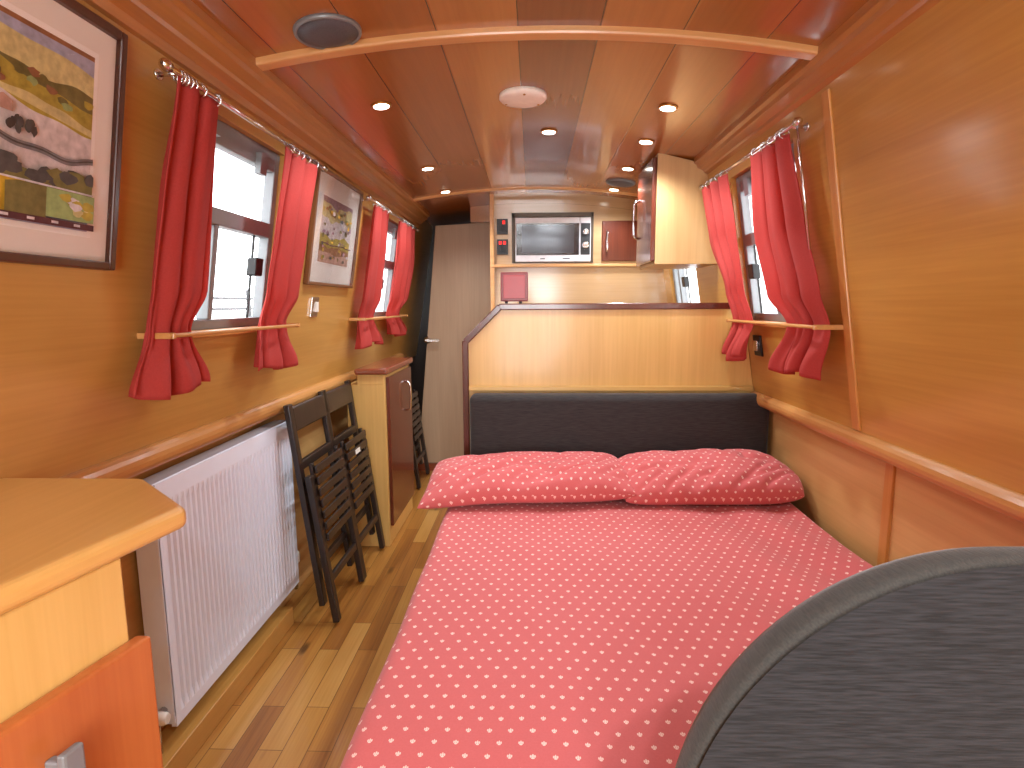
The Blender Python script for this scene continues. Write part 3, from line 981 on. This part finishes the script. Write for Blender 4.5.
BX0, BX1, BY0, BY1, BZ = -0.302, 0.922, 0.595, 2.23, 0.5
def duvet():
    R = 0.035
    dropL, dropR = 0.30, 0.10
    Wt = BX1 - BX0
    total = dropL + Wt + dropR
    def prof(s):
        """distance across the sheet -> x, z, rounded at both edges"""
        L = Wt - 2 * R
        q = R * PI / 2
        s -= dropL - q + R - R * 0 - (q - R) * 0
        s0 = s
        if s < 0:
            return BX0 - 0.02 * min(1, -s / 0.2), BZ - R + s
        if s < q:
            a = s / R
            return BX0 + R - R * math.cos(a), BZ - R + R * math.sin(a)
        s -= q
        if s < L:
            return BX0 + R + s, BZ
        s -= L
        if s < q:
            a = s / R
            return BX1 - R + R * math.sin(a), BZ - R + R * math.cos(a)
        s -= q
        return BX1, BZ - R - s
    def fn(u, v):
        s = u * total
        y = BY0 + (BY1 - BY0) * v
        x, z = prof(s)
        top = max(0.0, min(1.0, (z - (BZ - 0.04)) / 0.04))
        bulge = 0.012 * math.sin(PI * v) ** 0.5
        n1 = noise.noise(Vector((x * 2.4, y * 1.8, 0.3)))
        n2 = noise.noise(Vector((x * 7.0 + y * 3, y * 2.5 - x * 4, 2.0)))
        n3 = noise.noise(Vector((x * 16 + y * 9, y * 5, 5.0)))
        z += top * (0.008 * n1 + 0.0045 * n2 + 0.0022 * n3 + 0.01)
        if x > 0.25:                                  # diagonal pulls towards the right edge
            k = min(1, (x - 0.25) / 0.4)
            z += top * k * 0.0055 * math.sin((x * 1.3 + y * 0.55) * 20 + 2 * n1)
        hang = max(0.0, min(1.0, (BZ - 0.05 - z) / 0.2))
        if x < 0:
            x -= hang * (0.012 * math.sin(y * 21) + 0.008 * n2)
            x += 0.006 * noise.noise(Vector((y * 3, 1, 1)))
        # pressed edge near the foot
        return Vector((x, y, z))
    o = MB().grid(fn, 150, 170, lambda u, v: (u * total, v * (BY1 - BY0))).build('duvet', M['bedding'])
    s = o.modifiers.new('thickness', 'SOLIDIFY')
    s.thickness = 0.012
    s.offset = -1
    tag(o, 'red duvet printed with small pale tulips, spread over the double bed', 'duvet')
duvet()

def pillow(cx, cy, lx, ly, h, rot, tilt, seed, label, corner, soft, rise):
    """closed pillow: super-ellipse loops, pinched corners, wrinkles"""
    def side_fn(sgn):
        def fn(u, v):
            a, b = u * 2 - 1, v * 2 - 1
            # pincushion or blunt outline
            x = a * lx / 2 * math.sqrt(1 - soft * b * b / 2)
            y = b * ly / 2 * math.sqrt(1 - soft * a * a * a * a / 2)
            ea = max(0.0, 1 - abs(a) ** 4.5)
            eb = max(0.0, 1 - abs(b) ** 2.4)
            t = ea ** 0.5 * eb ** 0.42
            n = noise.noise(Vector((a * 2.0 + seed, b * 1.6, seed)))
            n2 = noise.noise(Vector((a * 5 + b * 2.5, b * 4 - a * 2 + seed, 3)))
            n3 = max(0.0, 1 - abs(noise.noise(Vector((a * 2.6 - b * 1.5 + seed, b * 1.5 - a * 0.7, 7)))) * 6)
            front = 0.4 + 0.6 * max(0.0, min(1.0, 0.4 - b))
            z = rise * (a * 0.5 + 0.5) * t
            if sgn > 0:
                z += h * t * (0.95 + 0.16 * n) + 0.006 * n2 * t - 0.022 * n3 * t * front
            else:
                z = -0.055 * t
            p = Vector((x, y, z))
            cdist = math.hypot(a - corner[0], b - corner[1])
            k = max(0, 1 - cdist / 0.8) ** 2
            p.z -= corner[2] * k
            p.x += corner[3] * k
            p.y += corner[4] * k
            return p
        return fn
    m = MB()
    nu, nv = 72, 48
    top = side_fn(1)
    cum = [0.0]
    for j in range(1, nv + 1):
        cum.append(cum[-1] + (top(0.5, j / nv) - top(0.5, (j - 1) / nv)).length)
    m.grid(side_fn(1), nu, nv, lambda u, v: (u * lx * 1.02, cum[min(nv, int(round(v * nv)))]))
    m.grid(side_fn(-1), nu, nv, lambda u, v: (u * lx, v * ly))
    R = Matrix.Rotation(rot, 4, 'Z') @ Matrix.Rotation(tilt, 4, 'X')
    for q in m.bm.verts:
        q.co = R @ q.co + Vector((cx, cy, 0.568))
    o = m.build('pillow', M['bedding'], weld=True)
    s = o.modifiers.new('round', 'SUBSURF')
    s.levels = 1
    s.render_levels = 1
    tag(o, label, 'pillow', 'red tulip-print pillows')
    return o
pillow(-0.008, 2.04, 0.74, 0.37, 0.066, 0.05, 0.05, 1.3, 'red tulip-print pillow on the left of the bed, with a pointed drooping corner', (-1, -1, 0.035, -0.035, -0.02), 0.12, 0.022)
pillow(0.628, 2.05, 0.66, 0.37, 0.080, 0.015, 0.09, 6.1, 'red tulip-print pillow on the right of the bed against the side wall', (-1, -1, 0.02, -0.02, 0.0), 0.42, 0.012)

# ------------------------------------------------------------------ near upholstered bench back
def bench_back():
    r = thing('upholstered_bench', (0.53, 0.54, 0), 'dark charcoal upholstered bench end with rounded corner in the right foreground', 'bench')
    x0, ztop, rad, x1 = 0.134, 0.972, 0.315, 0.86
    out = [(x0, 0.0), (x0, 0.30)]
    n = 26
    for k in range(n + 1):
        a = PI - PI / 2 * k / n
        out.append((x0 + rad * 1.0 + rad * 1.0 * math.cos(a), ztop - rad * 1.06 + rad * 1.06 * math.sin(a)))
    out += [(0.70, ztop + 0.004), (x1, ztop)]
    out += [(x1, 0.0)]
    y0, y1 = 0.50, 0.558
    # gusset band running round the edge
    m = MB()
    cc = Vector((0.6, 0, 0.4))
    A = []
    prof = [(0.000, 0.010), (0.003, 0.004), (0.010, 0.0), (0.032, 0.002), (0.046, 0.008), (0.055, 0.018), (0.058, 0.028)]   # depth, inset
    N = len(out)
    def inset(i, d):
        p = Vector((out[i][0], 0, out[i][1]))
        a = Vector((out[max(i - 1, 0)][0], 0, out[max(i - 1, 0)][1]))
        b = Vector((out[min(i + 1, N - 1)][0], 0, out[min(i + 1, N - 1)][1]))
        t = (b - a).normalized()
        nrm = Vector((t.z, 0, -t.x))
        return p + nrm * d
    rings = [[m.bm.verts.new(inset(i, ins) + Vector((0, y0 + dy, 0))) for i in range(N - 1)] for dy, ins in prof]
    for a, b in zip(rings, rings[1:]):
        for i in range(N - 2):
            f = m.bm.faces.new((a[i], a[i + 1], b[i + 1], b[i]))
            f.smooth = True
    m.build('border_band', M['charcoal_band'], r)
    for nm, yy, sgn in (('front_panel', y0 - 0.0005, -1), ('back_panel', y1 - 0.001, 1)):
        m = MB()
        ring = [m.bm.verts.new(inset(i, 0.004 if sgn < 0 else 0.029) + Vector((0, yy, 0))) for i in range(N - 1)]
        ring.append(m.bm.verts.new(Vector((x1 - 0.009, yy, 0.0))))
        f = m.bm.faces.new(ring)
        ret = bmesh.ops.inset_region(m.bm, faces=[f], thickness=0.012, depth=0)
        for v in f.verts:
            v.co.y += sgn * 0.003
        m.build(nm, M['charcoal'], r)
    MB().box(x0 + 0.02, x1 - 0.02, y0 + 0.012, y1 - 0.012, 0.0, 0.6).build('core', M['black'], r)
    return r
bench_back()

# ------------------------------------------------------------------ radiator
def radiator():
    x0, x1, y0, y1, z0, z1 = -0.982, -0.922, 1.315, 2.10, 0.118, 0.768
    r = thing('radiator', (-0.95, 1.7, 0.075), 'white ribbed panel radiator under the gunwale between counter and folding chairs', 'radiator')
    m = MB()
    # fluted front
    n = 32
    pitch = (y1 - y0 - 0.04) / n
    pts = [(y0, 0), (y0 + 0.02, 0)]
    for k in range(n):
        b = y0 + 0.02 + k * pitch
        pts += [(b + pitch * 0.12, -0.0), (b + pitch * 0.34, -0.006), (b + pitch * 0.66, -0.006), (b + pitch * 0.88, 0.0)]
    pts += [(y1, 0)]
    zs = [(z0 + 0.03, 0), (z0 + 0.055, 1), (z1 - 0.075, 1), (z1 - 0.05, 0)]
    rows = [[m.bm.verts.new((x1 + d * f, y, z)) for y, d in pts] for z, f in zs]
    for a, b in zip(rows, rows[1:]):
        for i in range(len(pts) - 1):
            m.bm.faces.new((a[i], a[i + 1], b[i + 1], b[i]))
    m.box(x1 - 0.012, x1, y0, y1, z0, z0 + 0.03)
    m.box(x1 - 0.012, x1, y0, y1, z1 - 0.05, z1)
    m.box(x1 - 0.014, x1 - 0.012, y0, y1, z0, z1)
    m.build('front_panel', M['white_enamel'], r)
    for q in (y0 - 0.004, y1):
        MB().box(x0, x1 - 0.002, q, q + 0.004, z0 + 0.01, z1 - 0.004).build('side_panel', M['white_enamel'], r)
    m = MB().box(x0, x1 - 0.004, y0 - 0.004, y1 + 0.004, z1 - 0.006, z1 + 0.002)
    m.build('top_grille', M['white_enamel'], r, bevel=0.002)
    MB().box(x0, x0 + 0.012, y0, y1, z0, z1 - 0.01).build('rear_panel', M['white_enamel'], r)
    for y, s, mat in ((y0, -1, M['chrome']), (y1, 1, M['white_plastic'])):
        zc = z0 + 0.05 if s < 0 else z0 + 0.06
        xm = -0.95
        v = MB().tube([(xm, y + s * 0.004, zc), (xm, y + s * 0.05, zc)], 0.010, 12).tube([(xm, y + s * 0.035, zc), (xm, y + s * 0.035, 0.07)], 0.0075, 12)
        v.build('valve', M['chrome'], r)
        if s < 0:
            MB().lathe((xm, y - 0.035, zc), [(0.012, -0.006), (0.016, 0.0), (0.016, 0.022), (0.012, 0.03)], 'x', 16).build('valve_cap', M['white_plastic'], r)
        else:
            MB().lathe((xm, y + 0.035, zc), [(0.012, 0.0), (0.019, 0.008), (0.018, 0.045), (0.012, 0.052)], 'z', 16).build('valve_head', M['white_plastic'], r)
    return r
radiator()

# ------------------------------------------------------------------ near counter unit
def counter_unit():
    t = MB()
    t.prism([(-0.936, 0.15), (-0.64, 0.15), (-0.514, 0.80), (-0.675, 0.94), (-0.933, 0.94)], 0.872, 0.906, 'xy')
    o = t.build('worktop', M['counter'], bevel=0.012, seg=4)
    tag(o, 'light wood worktop with a cut-off corner in the left foreground', 'worktop')
    r = thing('drawer_cabinet', (-0.75, 0.5, 0), 'pale cabinet with an orange cherry drawer under the near left worktop', 'cabinet')
    fx = lambda y, d=0.0: -0.521 + 0.2 * (y - 0.71) + d          # the front runs slightly askew to the hull side
    def slab(ya, yb, za, zb, d0, d1):
        return MB().prism([(fx(ya, d0), ya), (fx(ya, d1), ya), (fx(yb, d1), yb), (fx(yb, d0), yb)], za, zb, 'xy')
    MB().prism([(-0.90, 0.18), (fx(0.18, -0.022), 0.18), (fx(0.70, -0.022), 0.70), (-0.90, 0.70)], 0.0, 0.871, 'xy').build('body', M['pale'], r, bevel=0.003)
    for z0, z1 in ((0.42, 0.755), (0.06, 0.41)):
        d = slab(0.19, 0.71, z0, z1, -0.022, 0.0).build('drawer', M['drawer'], r, bevel=0.005, seg=3)
        h = slab(0.553, 0.577, z1 - 0.15, z1 - 0.05, 0.022, 0.032)
        for zz in (z1 - 0.075, z1 - 0.135):
            h.prism([(fx(0.559, 0.0), 0.559), (fx(0.559, 0.024), 0.559), (fx(0.571, 0.024), 0.571), (fx(0.571, 0.0), 0.571)], zz, zz + 0.012, 'xy')
        h.build('handle', M['alu'], d, bevel=0.003)
counter_unit()

# ------------------------------------------------------------------ small cupboard on the left
r = thing('cupboard', (-0.85, 3.1, 0), 'narrow wall cupboard with red-brown door and top beyond the folded chairs', 'cupboard')
MB().box(-0.899, -0.712, 2.705, 3.25, 0.0, 0.822).box(-0.845, -0.712, 2.705, 3.25, 0.822, 0.872).build('body', M['pale'], r, bevel=0.002)
MB().box(-0.85, -0.69, 2.675, 3.28, 0.872, 0.902).build('top', M['mahogany_x'], r, bevel=0.010, seg=3)
for a, b in ((2.725, 3.235),):
    d = MB().box(-0.712, -0.695, a, b, 0.10, 0.855).build('door', M['mahogany'], r, bevel=0.004)
    yh = b - 0.16
    MB().tube([(-0.695, yh, 0.79), (-0.675, yh, 0.785), (-0.668, yh, 0.77), (-0.665, yh, 0.71), (-0.668, yh, 0.65), (-0.675, yh, 0.635), (-0.695, yh, 0.63)], 0.006, 10).build('handle', M['chrome'], d)

# ------------------------------------------------------------------ folded chairs
def make_chair(label):
    r = thing('folding_chair', (0, 0, 0), label, 'folding chair', 'dark folding chairs stowed on the left')
    C_ = M['chair']
    hw = 0.165
    L_ = 0.772
    for s in (-1, 1):
        MB().bar((s * hw, 0, 0.0), (s * hw, 0, L_), 0.022, 0.036, up=(1, 0, 0)).build('back_upright', C_, r, bevel=0.004)
    MB().box(-hw + 0.008, hw - 0.008, -0.012, 0.010, L_ - 0.105, L_ - 0.012).build('top_rail', C_, r, bevel=0.008, seg=3)
    MB().box(-hw + 0.008, hw - 0.008, -0.010, 0.010, L_ - 0.25, L_ - 0.215).build('back_rail', C_, r, bevel=0.004)
    MB().box(-hw + 0.008, hw - 0.008, -0.009, 0.009, 0.13, 0.16).build('stretcher', C_, r, bevel=0.004)
    # front legs, folded against the back frame, reach lower than it
    for s in (-1, 1):
        MB().bar((s * (hw - 0.004), -0.040, -0.075), (s * (hw - 0.004), -0.030, 0.50), 0.024, 0.034, up=(1, 0, 0)).build('front_leg', C_, r, bevel=0.004)
    MB().box(-hw + 0.010, hw - 0.010, -0.046, -0.030, 0.075, 0.105).build('stretcher', C_, r, bevel=0.004)
    # slatted seat folded up between the front legs
    for s in (-1, 1):
        MB().bar((s * (hw - 0.032), -0.034, 0.22), (s * (hw - 0.032), -0.034, 0.54), 0.014, 0.022, up=(1, 0, 0)).build('seat_rail', C_, r, bevel=0.003)
    for k in range(7):
        z = 0.235 + k * 0.044
        MB().box(-hw + 0.022, hw - 0.022, -0.056, -0.046, z, z + 0.030).build('seat_slat', C_, r, bevel=0.003)
    return r
def place(r, foot_x, yc, foot_z=0.0, lean=0.12):
    r.location = (foot_x, yc, foot_z)
    r.rotation_euler = (-lean, 0, PI / 2)
def copy_tree(o, parent=None):
    c = o.copy()
    COL.objects.link(c)
    if parent:
        c.parent = parent
    for ch in list(o.children):
        copy_tree(ch, c)
    return c
ch1 = make_chair('dark slatted folding chair leaning against the wall right beside the radiator')
ch2 = copy_tree(ch1)
ch3 = copy_tree(ch1)
place(ch1, -0.790, 2.165, 0.081)
place(ch2, -0.790, 2.506, 0.081)
place(ch3, -0.790, 3.76, 0.081)
ch2['label'] = 'dark slatted folding chair with a white sticker, beside the narrow cupboard'
ch3['label'] = 'dark folding chair standing beyond the narrow cupboard, by the pale door'
MB().box(-0.045, 0.02, -0.0575, -0.056, 0.455, 0.475).build('sticker', M['sticker'], None).parent = ch2

# ------------------------------------------------------------------ galley: overhead cupboard, microwave, small door, switches
r = thing('overhead_cupboard', (0.65, 2.95, 1.37), 'pale overhead cupboard with glossy dark red door hung from the ceiling beside the right window', 'cupboard')
def XW(z): return RW(z) + 0.004
m = MB()
yA, yB = 2.60, 2.96
m.prism([(0.545, 1.376), (XW(1.376), 1.376), (XW(1.80), 1.80), (0.545, ZC(0.545) + 0.004)], yA, yB, 'xz')
m.build('body', M['cup'], r, bevel=0.002)
for a, b in ((2.605, 2.955),):
    d = MB().box(0.525, 0.545, a, b, 1.39, 1.835).build('door', M['mahogany'], r, bevel=0.005)
    yh = b - 0.06
    MB().tube([(0.525, yh, 1.70), (0.505, yh, 1.695), (0.499, yh, 1.68), (0.497, yh, 1.61), (0.499, yh, 1.54), (0.505, yh, 1.525), (0.525, yh, 1.52)], 0.006, 10).build('handle', M['chrome'], d)

def microwave():
    r = thing('microwave', (0.128, BULK + 0.15, NZ0), 'silver microwave oven with two knobs built into the galley bulkhead', 'microwave')
    f = BULK
    m = MB()
    a0, a1, c0, c1 = NX0, NX1, NZ0, NZ1
    m.box(a0, a0 + 0.018, f - 0.008, f + 0.02, c0, c1).box(a1 - 0.015, a1, f - 0.008, f + 0.02, c0, c1).box(a0, a1, f - 0.008, f + 0.02, c1 - 0.026, c1).box(a0, a1, f - 0.006, f + 0.02, c0, c0 + 0.006)
    m.build('surround', M['bronze'], r)
    x0, x1, z0, z1 = a0 + 0.022, a1 - 0.017, c0 + 0.008, c1 - 0.03
    MB().box(x0, x1, f + 0.012, f + 0.33, z0, z1).build('case', M['silver'], r)
    xs = x1 - 0.068
    d = MB().box(x0, xs - 0.001, f - 0.012, f + 0.011, z0, z1).build('door', M['silver'], r, bevel=0.003)
    MB().box(x0 + 0.006, xs - 0.004, f - 0.0145, f - 0.011, z0 + 0.04, z1 - 0.036).build('door_glass', M['mw_glass'], d)
    MB().box(x0 + 0.04, xs - 0.036, f - 0.0155, f - 0.0142, z0 + 0.052, z1 - 0.046).build('viewing_screen', M['mw_inner'], d)
    MB().box(x0 + 0.155, x0 + 0.185, f - 0.0127, f - 0.0119, z0 + 0.015, z0 + 0.021).build('printed_mark', M['grille'], d)
    MB().box(x0 + 0.295, x0 + 0.34, f - 0.0127, f - 0.0119, z0 + 0.014, z0 + 0.021).build('printed_mark', M['grille'], d)
    p = MB().box(xs + 0.001, x1, f - 0.012, f + 0.011, z0, z1).build('control_panel', M['silver'], r, bevel=0.003)
    MB().box(xs + 0.006, x1 - 0.004, f - 0.0145, f - 0.0115, z0 + 0.04, z1 - 0.036).build('dark_plate', M['black'], p)
    zc = (z0 + z1) / 2
    for dz, rr in ((0.045, 0.021), (-0.035, 0.024)):
        MB().lathe(((xs + x1) / 2 + 0.002, f - 0.0145, zc + dz), [(rr, 0), (rr, -0.006), (rr * 0.8, -0.018), (rr * 0.7, -0.02)], 'y', 24).box((xs + x1) / 2 - 0.001, (xs + x1) / 2 + 0.005, f - 0.039, f - 0.033, zc + dz - rr * 0.75, zc + dz + rr * 0.75).build('knob', M['chrome'], p)
microwave()

r = thing('locker_door', (0.54, BULK - 0.01, 1.46), 'small dark mahogany locker door to the right of the microwave', 'locker door')
MB().box(0.433, 0.655, BULK - 0.018, BULK, 1.468, 1.712).build('panel', M['mahogany'], r, bevel=0.004)
MB().tube([(0.462, BULK - 0.018, 1.65), (0.462, BULK - 0.036, 1.645), (0.462, BULK - 0.04, 1.63), (0.462, BULK - 0.04, 1.545), (0.462, BULK - 0.036, 1.53), (0.462, BULK - 0.018, 1.525)], 0.006, 10).build('handle', M['chrome'], r)

for z0, leds, lab in ((1.637, (0.62,), 'upper black switch panel with one red light left of the microwave'), (1.513, (0.3, 0.68), 'lower black switch panel with two red lights left of the microwave')):
    r = thing('switch_panel', (-0.184, BULK - 0.006, z0), lab, 'switch panel', 'black switch panels beside the microwave')
    MB().box(-0.219, -0.15, BULK - 0.010, BULK, z0, z0 + 0.094).build('plate', M['black'], r, bevel=0.003)
    for q in (0.3, 0.68):
        MB().box(-0.219 + 0.07 * q - 0.011, -0.219 + 0.07 * q + 0.011, BULK - 0.016, BULK - 0.009, z0 + 0.018, z0 + 0.056).build('rocker', M['black'], r, bevel=0.002)
    for q in leds:
        MB().box(-0.219 + 0.07 * q - 0.008, -0.219 + 0.07 * q + 0.008, BULK - 0.014, BULK - 0.009, z0 + 0.062, z0 + 0.082).build('indicator', M['red_led'], r)

# ------------------------------------------------------------------ outside the left windows
def railing():
    r = thing('mooring_railing', (-2.6, 2.0, 0.6), 'pale grey horizontal railing outside the left windows', 'railing')
    for k in range(4):
        z = 1.0 + k * 0.09
        MB().tube([(-2.6, -2.0, z), (-2.6, 9.0, z)], 0.012, 8).build('rail', M['rail_grey'], r)
    for k in range(7):
        y = -1.6 + k * 1.7
        MB().tube([(-2.6, y, 0.3), (-2.6, y, 1.35)], 0.02, 10).build('post', M['rail_grey'], r)
    g = MB().box(-12, -1.3, -6, 14, 0.2, 0.3).build('towpath', M['asphalt'])
    struct(g)
railing()
